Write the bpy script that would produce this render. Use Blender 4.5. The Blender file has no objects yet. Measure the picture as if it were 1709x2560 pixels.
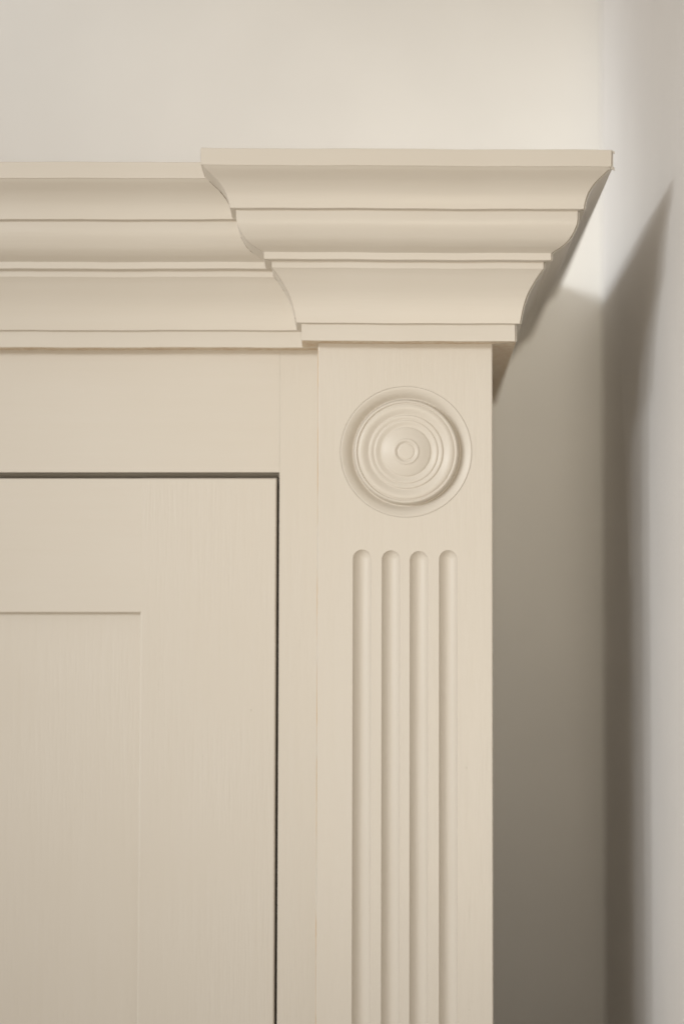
import bpy, bmesh, math, random
from mathutils import Vector, Matrix
random.seed(7)
sc = bpy.context.scene
COL = sc.collection

# ------------------------------------------------------------------ camera
# metres; the pilaster's front face is the plane y = 0, z = 0 is eye height
cam_d = bpy.data.cameras.new('camera')
cam = bpy.data.objects.new('camera', cam_d); COL.objects.link(cam)
cam.location = (0.0, -0.80, 0.0)
cam.rotation_euler = (math.radians(90 + 2.5), 0, 0)
cam_d.sensor_fit = 'HORIZONTAL'; cam_d.sensor_width = 24.0
cam_d.lens = 3696 / 1709 * 24.0
cam_d.shift_x = -255.5 / 1709
cam_d.shift_y = -61.4 / 1709
cam_d.clip_start = 0.02; cam_d.clip_end = 50
cam_d.dof.use_dof = True
cam_d.dof.focus_distance = 0.785
cam_d.dof.aperture_fstop = 3.2
sc.camera = cam

# ------------------------------------------------------------------ room light
world = bpy.data.worlds.new('World'); sc.world = world; world.use_nodes = True
bg = world.node_tree.nodes['Background']
bg.inputs['Color'].default_value = (1.0, 0.885, 0.745, 1)
bg.inputs['Strength'].default_value = 0.47

def spot(name, loc, target, watts, size_deg, blend, radius, color):
    l = bpy.data.lights.new(name, 'SPOT'); l.energy = watts
    l.spot_size = math.radians(size_deg); l.spot_blend = blend
    l.shadow_soft_size = radius; l.color = color
    o = bpy.data.objects.new(name, l); COL.objects.link(o)
    o.location = loc
    o.rotation_euler = (Vector(target) - Vector(loc)).to_track_quat('-Z', 'Y').to_euler()
    return o
# a row of three lamps to the left (one wide, low source), an unseen fill added in front for the gap and undersides, a ceiling lamp over the wardrobe
for k in (-1, 0, 1):
    spot('room_spotlight', (-2.82 + 0.58 * k, -2.94 - 0.56 * k, 0.80), (-0.02, 0.0, -0.02), 285, 9.5, 1.0, 0.40, (0.965, 1.0, 1.02))
spot('front_fill_light', (0.06, -3.4, -0.62), (0.0, 0.0, 0.11), 205, 11.2, 1.0, 0.32, (1.0, 0.89, 0.72))
spot('ceiling_downlight', (-1.15, -0.04, 0.80), (-0.14, 0.32, 0.31), 24, 30, 1.0, 0.10, (0.93, 0.99, 1.04))

sc.view_settings.view_transform = 'Standard'
sc.view_settings.look = 'None'
sc.view_settings.exposure = 0.18
sc.view_settings.gamma = 1.0
sc.view_settings.use_curve_mapping = False

# ------------------------------------------------------------------ materials
def nodes_of(name):
    m = bpy.data.materials.new(name); m.use_nodes = True
    nt = m.node_tree
    return m, nt, nt.nodes['Principled BSDF']

def N(nt, kind, **kw):
    n = nt.nodes.new(kind)
    for k, v in kw.items():
        if k in n.inputs: n.inputs[k].default_value = v
        else: setattr(n, k, v)
    return n

def noise(nt, coord, scale, nscale, detail=3.0, rough=0.55, loc=(0, 0, 0)):
    mp = N(nt, 'ShaderNodeMapping'); mp.inputs['Scale'].default_value = scale
    mp.inputs['Location'].default_value = loc
    nt.links.new(coord, mp.inputs['Vector'])
    n = N(nt, 'ShaderNodeTexNoise'); n.inputs['Scale'].default_value = nscale
    n.inputs['Detail'].default_value = detail; n.inputs['Roughness'].default_value = rough
    nt.links.new(mp.outputs['Vector'], n.inputs['Vector'])
    return n.outputs['Fac']

def mth(nt, op, a, b=None, c=None):
    n = N(nt, 'ShaderNodeMath'); n.operation = op
    for i, v in enumerate((a, b, c)):
        if v is None: continue
        if isinstance(v, (int, float)): n.inputs[i].default_value = v
        else: nt.links.new(v, n.inputs[i])
    return n.outputs[0]

def ramp(nt, fac, stops):
    r = N(nt, 'ShaderNodeValToRGB'); e = r.color_ramp.elements
    while len(e) < len(stops): e.new(0.5)
    for el, (p, c) in zip(e, stops): el.position = p; el.color = (*c, 1)
    nt.links.new(fac, r.inputs['Fac']); return r.outputs['Color']

CREAM = (0.605, 0.560, 0.493)
def paint(name, axis, strength=1.0, col=CREAM, off=0.0, rough=0.44, patchy=True):
    """brushed satin paint: fine streaks along `axis`, patches where the streaks are stronger, odd dust nibs"""
    m, nt, b = nodes_of(name)
    co = N(nt, 'ShaderNodeTexCoord').outputs['Object']
    s_f = {'Z': (620, 620, 42), 'X': (36, 620, 620)}[axis]
    s_c = {'Z': (260, 260, 14), 'X': (12, 260, 260)}[axis]
    fine = noise(nt, co, s_f, 1.0, 3, 0.6, (off, off * 2, off * 3))
    broad = noise(nt, co, s_c, 1.0, 2, 0.5, (off * 5, off, off))
    patch = noise(nt, co, (1, 1, 1), 14.0, 2, 0.5, (0, 0, 0))
    pm = N(nt, 'ShaderNodeMapRange'); pm.interpolation_type = 'SMOOTHSTEP'; nt.links.new(patch, pm.inputs['Value'])
    pm.inputs['From Min'].default_value = 0.38; pm.inputs['From Max'].default_value = 0.66
    pm.inputs['To Min'].default_value = 0.25; pm.inputs['To Max'].default_value = 1.0
    h = mth(nt, 'ADD', mth(nt, 'MULTIPLY', mth(nt, 'MULTIPLY', fine, pm.outputs[0] if patchy else 0.6), 0.75), mth(nt, 'MULTIPLY', broad, 0.45))
    nib = N(nt, 'ShaderNodeTexVoronoi'); nib.inputs['Scale'].default_value = 75
    nt.links.new(co, nib.inputs['Vector'])
    nb = N(nt, 'ShaderNodeMapRange'); nt.links.new(nib.outputs['Distance'], nb.inputs['Value'])
    nb.inputs['From Min'].default_value = 0.0; nb.inputs['From Max'].default_value = 0.06
    nb.inputs['To Min'].default_value = 0.45; nb.inputs['To Max'].default_value = 0.0
    sel = mth(nt, 'GREATER_THAN', N_sep(nt, nib.outputs['Color']), 0.86)
    h = mth(nt, 'ADD', h, mth(nt, 'MULTIPLY', nb.outputs[0], sel))
    bp = N(nt, 'ShaderNodeBump'); bp.inputs['Strength'].default_value = 0.8 * strength
    bp.inputs['Distance'].default_value = 0.00022
    nt.links.new(h, bp.inputs['Height']); nt.links.new(bp.outputs['Normal'], b.inputs['Normal'])
    cv = mth(nt, 'ADD', mth(nt, 'MULTIPLY', broad, 0.35), mth(nt, 'MULTIPLY', patch, 0.65))
    lo = tuple(c * k for c, k in zip(col, (0.988, 0.984, 0.976))); hi = tuple(c * k for c, k in zip(col, (1.012, 1.016, 1.024)))
    nt.links.new(ramp(nt, cv, [(0.3, lo), (0.7, hi)]), b.inputs['Base Color'])
    rr = N(nt, 'ShaderNodeMapRange'); rr.interpolation_type = 'SMOOTHSTEP'; nt.links.new(patch, rr.inputs['Value'])
    rr.inputs['From Min'].default_value = 0.3; rr.inputs['From Max'].default_value = 0.7
    rr.inputs['To Min'].default_value = rough - 0.02; rr.inputs['To Max'].default_value = rough + 0.03
    nt.links.new(rr.outputs[0], b.inputs['Roughness'])
    b.inputs['Specular IOR Level'].default_value = 0.36
    return m

def N_sep(nt, c):
    s = N(nt, 'ShaderNodeSeparateColor'); nt.links.new(c, s.inputs[0]); return s.outputs[0]

def wall_paint(name, col):
    m, nt, b = nodes_of(name)
    co = N(nt, 'ShaderNodeTexCoord').outputs['Object']
    st = noise(nt, co, (1, 1, 1), 420, 3, 0.55)
    br = noise(nt, co, (1, 1, 1), 9, 3, 0.5)
    bp = N(nt, 'ShaderNodeBump'); bp.inputs['Strength'].default_value = 0.6; bp.inputs['Distance'].default_value = 0.0004
    nt.links.new(mth(nt, 'ADD', st, mth(nt, 'MULTIPLY', br, 3)), bp.inputs['Height'])
    nt.links.new(bp.outputs['Normal'], b.inputs['Normal'])
    nt.links.new(ramp(nt, br, [(0.3, tuple(c * 0.975 for c in col)), (0.7, tuple(c * 1.02 for c in col))]), b.inputs['Base Color'])
    b.inputs['Roughness'].default_value = 0.75; b.inputs['Specular IOR Level'].default_value = 0.25
    return m

def mdf_mat(name):
    m, nt, b = nodes_of(name)
    co = N(nt, 'ShaderNodeTexCoord').outputs['Object']
    n1 = noise(nt, co, (1, 1, 1), 260, 4, 0.6)
    nt.links.new(ramp(nt, n1, [(0.36, (0.56, 0.43, 0.30)), (0.6, (0.66, 0.57, 0.45))]), b.inputs['Base Color'])
    b.inputs['Roughness'].default_value = 0.7
    bp = N(nt, 'ShaderNodeBump'); bp.inputs['Strength'].default_value = 0.5; bp.inputs['Distance'].default_value = 0.0004
    nt.links.new(n1, bp.inputs['Height']); nt.links.new(bp.outputs['Normal'], b.inputs['Normal'])
    return m

def caulk_mat(name):
    """filler line in a joint: paint with worn peach-coloured stretches"""
    m, nt, b = nodes_of(name)
    co = N(nt, 'ShaderNodeTexCoord').outputs['Object']
    n1 = noise(nt, co, (30, 30, 17), 1.0, 3, 0.6, (3.1, 0, 1.7))
    nt.links.new(ramp(nt, n1, [(0.44, tuple(c * 1.02 for c in CREAM)), (0.56, (0.60, 0.44, 0.28)), (0.70, (0.56, 0.43, 0.30))]), b.inputs['Base Color'])
    b.inputs['Roughness'].default_value = 0.5
    return m

def plain(name, col, rough=0.6):
    m, nt, b = nodes_of(name)
    co = N(nt, 'ShaderNodeTexCoord').outputs['Object']
    n1 = noise(nt, co, (1, 1, 1), 120, 3)
    nt.links.new(ramp(nt, n1, [(0.3, tuple(c * 0.8 for c in col)), (0.7, tuple(c * 1.2 for c in col))]), b.inputs['Base Color'])
    b.inputs['Roughness'].default_value = rough
    return m

M_V = paint('cream_paint_vertical_brush', 'Z', 1.3)
M_V2 = paint('cream_paint_vertical_brush_heavy', 'Z', 1.5, off=2.3)
M_H = paint('cream_paint_horizontal_brush', 'X', 0.9, off=4.1)
M_SM = paint('cream_paint_sprayed', 'X', 0.5, off=1.3, rough=0.40)
M_FL = paint('cream_paint_pilaster', 'Z', 1.6, off=6.2, rough=0.36, patchy=False)
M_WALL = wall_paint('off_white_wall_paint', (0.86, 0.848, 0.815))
M_WALL2 = wall_paint('off_white_wall_paint_shaded', (0.74, 0.72, 0.70))  # right wall: its lesser light is put into this darker colour
M_MDF = mdf_mat('thinly_painted_board_edge')
M_CAULK = caulk_mat('filler_line')
M_CRACK = plain('dark_joint_line', (0.17, 0.125, 0.08), 0.9)  # dark brown for the thin strips along the left joint
M_WOOD = plain('unpainted_carcass_wood', (0.20, 0.12, 0.075))

# ------------------------------------------------------------------ mesh helpers
def link(name, bm, mats, parent=None, sharp=32):
    bmesh.ops.recalc_face_normals(bm, faces=bm.faces[:])
    for f in bm.faces: f.smooth = True
    for e in bm.edges:
        if len(e.link_faces) != 2 or e.calc_face_angle(0) > math.radians(sharp): e.smooth = False
    me = bpy.data.meshes.new(name); bm.to_mesh(me); bm.free()
    for m in (mats if isinstance(mats, (list, tuple)) else [mats]): me.materials.append(m)
    o = bpy.data.objects.new(name, me); COL.objects.link(o)
    if parent is not None: o.parent = parent
    wn = o.modifiers.new('weighted_normals', 'WEIGHTED_NORMAL'); wn.keep_sharp = True; wn.weight = 100   # flat faces stay flat beside their eased edges
    return o

def box_bm(x0, x1, y0, y1, z0, z1, bevel=0.0, seg=2):
    bm = bmesh.new()
    bmesh.ops.create_cube(bm, size=1)
    for v in bm.verts:
        v.co = Vector(((x0 + x1) / 2 + v.co.x * (x1 - x0), (y0 + y1) / 2 + v.co.y * (y1 - y0), (z0 + z1) / 2 + v.co.z * (z1 - z0)))
    if bevel > 0:
        bmesh.ops.bevel(bm, geom=bm.edges[:], offset=bevel, segments=seg, profile=0.5, affect='EDGES')
    return bm

def box(name, x0, x1, y0, y1, z0, z1, mat, parent=None, bevel=0.0, seg=2, kind=None):
    o = link(name, box_bm(x0, x1, y0, y1, z0, z1, bevel, seg), mat, parent)
    if kind: o['kind'] = kind
    return o

def spline(pts, per=6):
    """Catmull-Rom through pts"""
    P = [Vector(p) for p in pts]; P = [2 * P[0] - P[1]] + P + [2 * P[-1] - P[-2]]
    out = []
    for i in range(1, len(P) - 2):
        for k in range(per):
            t = k / per; a, b_, c, d = P[i - 1], P[i], P[i + 1], P[i + 2]
            out.append(0.5 * ((2 * b_) + (c - a) * t + (2 * a - 5 * b_ + 4 * c - d) * t * t + (3 * b_ - a - 3 * c + d) * t ** 3))
    out.append(P[-2]); return [tuple(v) for v in out]

def soften(pts, r=0.0004, ang=35, seg=3):
    """round the sharp corners of an open polyline a little (paint build-up)"""
    out = [pts[0]]
    for i in range(1, len(pts) - 1):
        p = Vector(pts[i]); a = Vector(pts[i - 1]) - p; b_ = Vector(pts[i + 1]) - p
        if math.degrees(math.pi - a.angle(b_)) < ang: out.append(tuple(p)); continue
        rr = min(r, a.length * 0.4, b_.length * 0.4)
        s = p + a.normalized() * rr; e = p + b_.normalized() * rr
        for k in range(seg + 1):
            t = k / seg
            out.append(tuple((1 - t) ** 2 * s + 2 * t * (1 - t) * p + t * t * e))
    out.append(pts[-1]); return out

# ------------------------------------------------------------------ the setting
Y_WALL = 0.320; X_WALL = 0.1202; Z_LOW = -2.05; Z_HIGH = 0.75
s = 0.025                       # pilaster stands this far in front of the face frame
o = box('wall_back', -1.6, X_WALL + 0.1, Y_WALL, Y_WALL + 0.1, Z_LOW, Z_HIGH, M_WALL); o['kind'] = 'structure'
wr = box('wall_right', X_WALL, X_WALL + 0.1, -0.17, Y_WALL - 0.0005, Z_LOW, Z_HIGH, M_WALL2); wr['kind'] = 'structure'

# hairline ridge in the wall paint
bm = bmesh.new(); prev = None
for i in range(41):
    t = i / 40
    z = 0.155 - t * 0.17
    y = 0.195 - 0.012 * math.sin(t * 1.6) - t * 0.03 + random.uniform(-1, 1) * 0.0004
    w = 0.00045 * (1 - abs(2 * t - 1) ** 4) + 0.00005
    cur = [bm.verts.new((X_WALL + 0.0002, y - w, z)), bm.verts.new((X_WALL - 0.00035, y, z)), bm.verts.new((X_WALL + 0.0002, y + w, z))]
    if prev:
        for k in (0, 1): bm.faces.new((prev[k], prev[k + 1], cur[k + 1], cur[k]))
    prev = cur
link('paint_ridge', bm, M_WALL2, wr)

# ------------------------------------------------------------------ the wardrobe
XL, XR = -0.0687, 0.0262        # pilaster sides
X_END = -0.80                   # left end, out of the picture
ward = bpy.data.objects.new('wardrobe', None); COL.objects.link(ward)
ward.empty_display_size = 0.05
ward['label'] = 'cream painted built-in wardrobe with moulded cornice, fluted pilaster and panelled door'
ward['category'] = 'wardrobe'

# ---- cornice profile: (projection from the face, height), top to bottom
cove1 = spline([(0.0562, 0.1961), (0.0545, 0.1944), (0.0495, 0.1903), (0.0462, 0.1860), (0.0445, 0.1814), (0.0438, 0.1773)])
ovolo = spline([(0.0410, 0.1771), (0.0405, 0.1703), (0.0374, 0.1640), (0.0337, 0.1605), (0.0287, 0.1578)])
cove2 = spline([(0.0241, 0.1500), (0.0212, 0.1463), (0.0166, 0.1387), (0.0141, 0.1317), (0.0126, 0.1243), (0.0123, 0.1226)])
PROF = [(0.0569, 0.2050), (0.0567, 0.1962)] + cove1 + ovolo + [(0.0281, 0.1574), (0.0281, 0.1537), (0.0243, 0.1536), (0.0243, 0.1500)] + cove2[1:] + [(0.0099, 0.1225), (0.0099, 0.1132)]
BACK = -0.006
full = [(BACK, 0.2050)] + PROF + [(BACK, 0.1132)]
full = soften(full, 0.0008)
NP = len(full)

def sweep(name, at, ts, mats, parent, tilt=None):
    """at(d, t) -> (x, y); the profile is swept through the parameter values ts"""
    bm = bmesh.new(); rows = []
    ph = random.uniform(0, 9)
    for t in ts:
        row = []
        for d, z in full:
            x, y = at(d, t)
            q = (x + y) * 60 + ph
            z = z + 0.00010 * math.sin(q) + 0.00007 * math.sin(q * 2.7 + z * 90)
            y = y + 0.00012 * math.sin(q * 1.3 + z * 40) * (1 if len(ts) > 4 else 0)
            row.append(bm.verts.new((x, y, z + (tilt(x) if tilt else 0.0))))
        rows.append(row)
    for a, b_ in zip(rows, rows[1:]):
        for k in range(NP - 1):
            f = bm.faces.new((a[k], a[k + 1], b_[k + 1], b_[k]))
            if k >= NP - 3: f.material_index = 1
        f = bm.faces.new((a[NP - 1], a[0], b_[0], b_[NP - 1]))
    bm.faces.new(rows[0]); bm.faces.new(rows[-1][::-1])
    return link(name, bm, mats, parent, 30)

e = 0.0019
CL, CR = XL + e, XR + e
tilt = lambda x: -0.0048 * (x + 0.02)
# main run over the door
main = sweep('cornice_moulding', lambda d, t: (X_END + (-0.058 - X_END) * t, s - d), [i / 60 for i in range(61)], [M_SM, M_MDF], ward)
# length that breaks forward over the pilaster, with its two mitred returns
front = sweep('breakfront_cornice_moulding', lambda d, t: ((CL - d) * (1 - t) + (CR + d) * t, -d), [i / 24 for i in range(25)], [M_SM, M_MDF], ward, tilt)
sl = 0.085
sweep('cornice_return', lambda d, t: (CL - d - 0.0001 - sl * (t * (s + 0.03 + d)), -d + 0.0001 + t * (s + 0.03 + d)), [0, 1], [M_SM, M_MDF], front, tilt)
sweep('cornice_return', lambda d, t: (CR + d + 0.0009, -d + 0.0004 + t * (Y_WALL - 0.001 + d)), [0, .02, .5, 1], [M_SM, M_MDF], front, tilt)

# dried paint crumbs on the open right-hand mitre and the ragged filler down the left-hand joint
def crumb(name, c, r, mat, parent, sq=(1, 1, 1)):
    bm = bmesh.new(); bmesh.ops.create_icosphere(bm, subdivisions=2, radius=r)
    for v in bm.verts:
        k = 1 + random.uniform(-0.3, 0.3)
        v.co = Vector(c) + Vector((v.co.x * sq[0], v.co.y * sq[1], v.co.z * sq[2])) * k
    return link(name, bm, mat, parent, 180)
for dx, dz, r in ((0.0004, 0.1955, 0.0008), (-0.0012, 0.1950, 0.0006), (0.0012, 0.1946, 0.0005), (0.0010, 0.2036, 0.0006)):
    crumb('paint_crumb', (CR + 0.0569 + dx, -0.0568, dz - 0.0005), r, M_SM, front)

for x, y, z, r in ((-0.0457, -0.0139, 0.1310, 0.0006), (-0.012, -0.0165, 0.1390, 0.00035), (0.010, -0.0125, 0.1245, 0.0003)):
    crumb('paint_nib', (x, y, z), r * 0.6, M_SM, front, (1, 0.35, 1))
# filler bead along the junction of the left return with the main run
bm = bmesh.new(); prev = None
pts = []
for (d, z) in full[2:NP - 2]:
    if not pts or (Vector((d, z)) - Vector(pts[-1])).length > 0.0011: pts.append((d, z))
for (d, z) in pts:
    x = CL - d - sl * s - 0.0001 + random.uniform(-1, 1) * 0.00018; y = s - d - 0.0002
    z2 = z + tilt(x) + random.uniform(-1, 1) * 0.0002
    w = random.uniform(0.0003, 0.0009)
    cur = [bm.verts.new((x - w, y + 0.0004, z2 + w * 0.3)), bm.verts.new((x - w * 0.2, y - w * 0.6, z2)), bm.verts.new((x + w, y + 0.0002, z2 - w * 0.3))]
    if prev:
        for k in (0, 1): bm.faces.new((prev[k], prev[k + 1], cur[k + 1], cur[k]))
    prev = cur
link('joint_filler', bm, M_SM, main, 180)
for z0, z1, wk in ((0.1825, 0.1945, 1.0), (0.1585, 0.1690, 0.8), (0.1415, 0.1505, 0.55), (0.1228, 0.1300, 0.35)):
    bm = bmesh.new(); prev = None
    for (d, z) in [p for p in full if z0 < p[1] < z1 and p[0] > 0.005]:
        for rep in (0,):
            x = CL - d - sl * s + random.uniform(-1, 1) * 0.00015; y = s - d - 0.0007
            z2 = z + tilt(x); w = wk * random.uniform(0.00012, 0.00034)
            cur = [bm.verts.new((x - w, y, z2)), bm.verts.new((x + w, y, z2 - w * 0.5))]
            if prev: bm.faces.new((prev[0], prev[1], cur[1], cur[0]))
            prev = cur
    link('joint_crack', bm, M_CRACK, main, 180)

# ---- pilaster: board with a bored recess for the roundel and four ball-ended flutes
RC = Vector((-0.0206, 0.0543)); R_OUT = 0.0359
FLX = (-0.0444, -0.0288, -0.0137, 0.0021); FW = 0.0050; FTOP = 0.0009; FDEP = 0.0036
Z_BOT = -2.0
bm = bmesh.new()
def loop(pts, y=0.0):
    vs = [bm.verts.new((x, y, z)) for x, z in pts]
    es = [bm.edges.new((vs[i], vs[(i + 1) % len(vs)])) for i in range(len(vs))]
    return vs, es
r_e = 0.0009                                  # eased long edges
ztop = 0.145
outer, oe = loop([(XL + r_e, Z_BOT), (XR - r_e, Z_BOT), (XR - r_e, ztop), (XL + r_e, ztop)])
circ = [(RC.x + R_OUT * math.cos(a * math.tau / 128), RC.y + R_OUT * math.sin(a * math.tau / 128)) for a in range(128)]
cv, ce = loop(circ)
edges = oe + ce
NA = 24; NE = 16
r_b = (FW ** 2 + FDEP ** 2) / (2 * FDEP)
FL_END = Z_BOT + 0.15
def sect(u):                                  # groove depth at distance u from its middle line
    u = min(abs(u), FW)
    return max(0.0, math.sqrt(r_b ** 2 - u ** 2) - (r_b - FDEP))
flutes = []
for fx, dz in zip(FLX, (0.0004, 0.0, -0.0004, 0.0001)):
    zc = FTOP + dz - FW; zb = FL_END + FW
    top_arc = [(fx + FW * math.cos(math.pi * k / NA), zc + FW * math.sin(math.pi * k / NA)) for k in range(NA + 1)]
    bot_arc = [(fx - FW * math.cos(math.pi * k / NA), zb - FW * math.sin(math.pi * k / NA)) for k in range(NA + 1)]
    vs, es = loop(top_arc + bot_arc); edges += es; flutes.append((fx, zc, zb, vs[:NA + 1], vs[NA + 1:]))
bmesh.ops.triangle_fill(bm, use_beauty=True, use_dissolve=False, edges=edges)
# drop any triangles that landed inside the holes
def inside(c):
    x, z = c.x, c.z
    if (Vector((x, z)) - RC).length < R_OUT * 0.9985: return True
    for fx, zc, zb, _, _ in flutes:
        if abs(x - fx) < FW * 0.98 and zb < z < zc: return True
        if (Vector((x - fx, z - zc))).length < FW * 0.98 or (Vector((x - fx, z - zb))).length < FW * 0.98: return True
    return False
bad = [f for f in bm.faces if inside(f.calc_center_median())]
bmesh.ops.delete(bm, geom=bad, context='FACES')
for fx, zc, zb, ta, ba in flutes:
    # ball ends: rings shrinking to the deepest point on the middle line
    def cap(arc, zz, sgn):
        rings = [arc]
        for j in range(1, NE):
            rr = FW * (1 - j / NE)
            ring = []
            for k in range(NA + 1):
                a = math.pi * k / NA
                x = fx + sgn * rr * math.cos(a); z = zz + sgn * rr * math.sin(a)
                ring.append(bm.verts.new((x, sect(rr), z)))
            rings.append(ring)
        tip = bm.verts.new((fx, FDEP, zz))
        for a, b_ in zip(rings, rings[1:]):
            for k in range(NA): bm.faces.new((a[k], a[k + 1], b_[k + 1], b_[k]))
        for k in range(NA): bm.faces.new((rings[-1][k], rings[-1][k + 1], tip))
        right = [r[0] for r in rings]; left = [r[-1] for r in rings]
        return right + [tip] + left[::-1]     # profile across the groove
    p1 = cap(ta, zc, 1); p2 = cap(ba, zb, -1)[::-1]
    for k in range(len(p1) - 1): bm.faces.new((p1[k], p1[k + 1], p2[k + 1], p2[k]))
# eased long edges, sides and back
ring_prev = outer
for a in (1, 2, 3, 4):
    t = a / 4 * math.pi / 2; dx = r_e * math.sin(t); dy = r_e * (1 - math.cos(t))
    ring = [bm.verts.new((XL + r_e - dx, dy, Z_BOT)), bm.verts.new((XR - r_e + dx, dy, Z_BOT)), bm.verts.new((XR - r_e + dx, dy, ztop)), bm.verts.new((XL + r_e - dx, dy, ztop))]
    for i in (1, 3): bm.faces.new((ring_prev[i], ring_prev[(i + 1) % 4], ring[(i + 1) % 4], ring[i]))
    ring_prev = ring
ring = [bm.verts.new((v.co.x, s + 0.012, v.co.z)) for v in ring_prev]
for i in (1, 3): bm.faces.new((ring_prev[i], ring_prev[(i + 1) % 4], ring[(i + 1) % 4], ring[i]))
bm.faces.new(ring)
pil = link('pilaster', bm, M_FL, ward, 34)

# turned roundel set in the recess: radius and height above the pilaster face, millimetres
RP = [(35.95, -0.22), (35.75, -0.34), (35.50, -0.20), (35.3, 0.0), (34.9, -0.02), (34.0, -0.3), (33.0, -0.8), (32.0, -1.45), (31.0, -2.4), (30.2, -3.3),
      (29.5, -4.0), (29.0, -4.0), (28.75, -3.0), (28.4, -0.7), (28.0, 0.7), (27.5, 1.25), (26.9, 1.4), (26.45, 0.8), (26.1, 0.75), (25.6, 1.15), (24.8, 1.4), (23.9, 1.45), (22.8, 1.2),
      (21.7, 0.75), (20.8, 0.35), (20.3, 0.25), (20.0, 0.45), (19.7, 0.75), (19.1, 0.85), (18.3, 0.65), (17.6, 0.40), (17.25, 0.45), (17.0, 0.70), (16.5, 0.80), (15.7, 0.62),
      (14.6, 0.25), (13.7, 0.10), (13.35, 0.20), (13.0, 0.50), (12.5, 0.72), (11.5, 1.05), (10.0, 1.5), (8.6, 1.85), (7.6, 2.05), (7.15, 2.2), (6.8, 2.5), (6.3, 2.65), (5.7, 2.5), (5.1, 2.1), (4.7, 1.85),
      (4.4, 1.9), (4.1, 2.1), (3.4, 2.2), (1.8, 2.25), (0.6, 2.25)]
RP = [(a, b_) for a, b_ in spline([(a, b_, 0) for a, b_ in RP], 2) for _ in (0,)] if False else [(p[0], p[1]) for p in spline(RP, 2)]
bm = bmesh.new(); rings = []; SEG = 144
for r, h in RP:
    ring = []
    for k in range(SEG):
        a = k * math.tau / SEG
        wob = 0.0
        if 26.2 < r < 28.2: wob = 0.06 * math.sin(3 * a + 1) + random.uniform(-1, 1) * 0.02   # ragged lip
        ring.append(bm.verts.new((RC.x + r / 1000 * math.cos(a), -((h * 1.1 if h > 0 else h) + wob) / 1000, RC.y + r / 1000 * math.sin(a))))
    rings.append(ring)
for a, b_ in zip(rings, rings[1:]):
    for k in range(SEG): bm.faces.new((a[k], a[(k + 1) % SEG], b_[(k + 1) % SEG], b_[k]))
bm.faces.new(rings[-1])
link('roundel', bm, paint('cream_paint_turned', 'X', 0.22, off=8.8, rough=0.40, patchy=False), pil, 60)

# worn paint and filler along the pilaster's left arris
bm = bmesh.new(); prev = None
n = 260
for i in range(n + 1):
    z = 0.110 - i * (0.110 + 0.5) / n
    hi_ = math.radians(64 + random.uniform(-9, 9)); rr = r_e + 0.00007 + random.uniform(-1, 1) * 0.00002
    cur = []
    for k in range(4):
        t = hi_ * (1 - k / 3) + math.radians(16 + random.uniform(-6, 6)) * (k / 3) + math.radians(20)
        cur.append(bm.verts.new((XL + r_e - rr * math.sin(t), r_e - rr * math.cos(t), z)))
    if prev:
        for k in range(3): bm.faces.new((prev[k], prev[k + 1], cur[k + 1], cur[k]))
    prev = cur
link('worn_edge', bm, M_CAULK, pil, 180)

# ---- face frame
X_ST = -0.0920; Z_RB = 0.0445
bmr = box_bm(X_END, X_ST, s + 0.00005, s + 0.0145, Z_RB, 0.150, 0.00015)
link('frame_rail', bmr, M_H, ward)
box('frame_stile', X_ST, XL + 0.01, s + 0.00005, s + 0.022, Z_BOT, 0.150, M_V, ward, 0.00015)
# ---- stop strips behind the door, carcass
box('door_stop', X_END, X_ST - 0.0002, s + 0.0150, s + 0.034, 0.0421, 0.080, M_V, ward, 0.0003)
box('door_stop', X_ST - 0.010, X_ST + 0.01, s + 0.0236, s + 0.034, Z_BOT, 0.0378, M_WOOD, ward, 0.0004)
box('side_panel', 0.0075, 0.0252, s + 0.013, Y_WALL - 0.0008, Z_BOT, 0.1985, M_V, ward)
box('top_panel', X_END, 0.0070, s + 0.004, Y_WALL - 0.0008, 0.180, 0.1985, M_WOOD, ward)
box('end_panel', X_END - 0.018, X_END, s, Y_WALL - 0.0008, Z_BOT, 0.1985, M_V, ward)

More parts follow.
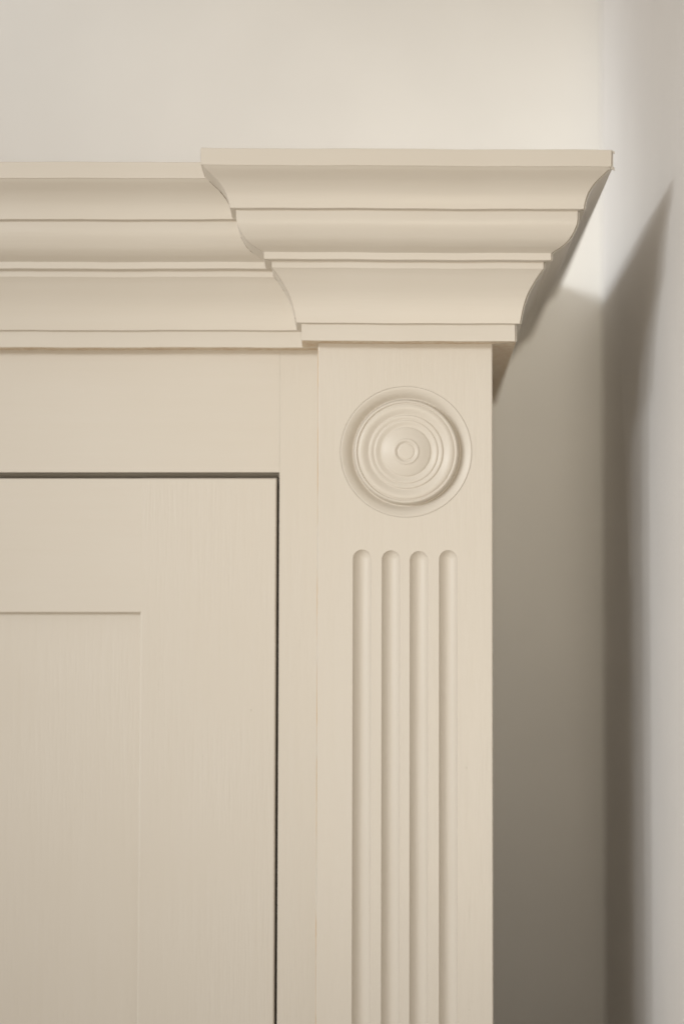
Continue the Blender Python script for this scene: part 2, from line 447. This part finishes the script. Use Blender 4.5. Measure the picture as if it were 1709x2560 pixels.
# ---- door: frame of stiles and rails round a recessed flat panel
YD = s + 0.0008; DR = -0.0937; DT = 0.0413; DL = -0.62; TH = 0.020
SW = 0.0755; RB = -0.0337
door = box('door', DL + 0.03, DR - 0.03, YD + 0.0095, YD + TH - 0.004, Z_BOT + 0.03, DT - 0.03, M_WOOD, ward)
box('door_panel', DL + SW - 0.006, DR - SW + 0.006, YD + 0.0060, YD + 0.0092, Z_BOT + 0.1, RB + 0.006, M_V2, door)
def door_stile(x0, x1, inner):
    bm = box_bm(x0, x1, YD, YD + TH, Z_BOT + 0.012, DT)
    for zc in (RB, Z_BOT + 0.11):
        bmesh.ops.bisect_plane(bm, geom=bm.verts[:] + bm.edges[:] + bm.faces[:], plane_co=(0, 0, zc), plane_no=(0, 0, 1))
    sel = []
    for ed in bm.edges:
        a_, b_ = ed.verts[0].co, ed.verts[1].co
        if max(a_.y, b_.y) > YD + 1e-5: continue
        if abs(a_.x - b_.x) < 1e-6:                       # front vertical arrises
            mid = (a_.z + b_.z) / 2
            if abs(a_.x - inner) > 1e-6 or (Z_BOT + 0.11 < mid < RB): sel.append(ed)
        elif min(a_.z, b_.z) > DT - 1e-5: sel.append(ed)
    bmesh.ops.bevel(bm, geom=sel, offset=0.0009, segments=3, profile=0.5, affect='EDGES')
    o = link('door_stile', bm, M_V2, door)
    for p in o.data.polygons:
        if p.area > 2e-4: p.use_smooth = False
    return o
door_stile(DR - SW, DR, DR - SW)
door_stile(DL, DL + SW, DL + SW)
bm = box_bm(DL + SW, DR - SW, YD + 0.00003, YD + TH, RB, DT - 0.0001)
bmesh.ops.bevel(bm, geom=[ed for ed in bm.edges if all(v.co.y < YD + 0.001 for v in ed.verts) and abs(ed.verts[0].co.z - ed.verts[1].co.z) < 1e-6], offset=0.0007, segments=3, profile=0.5, affect='EDGES')
link('door_rail', bm, M_H, door)
box('door_rail', DL + SW + 0.0001, DR - SW - 0.0001, YD + 0.0001, YD + TH, Z_BOT + 0.012, Z_BOT + 0.11, M_H, door, 0.0005, 3)

for x, z, r in ((-0.1073, -0.0878, 0.0006), (-0.1275, -0.118, 0.0004), (-0.152, -0.02, 0.00035)):
    crumb('paint_nib', (x, YD, z), r * 0.6, M_V2, door, (1, 0.3, 1.5))
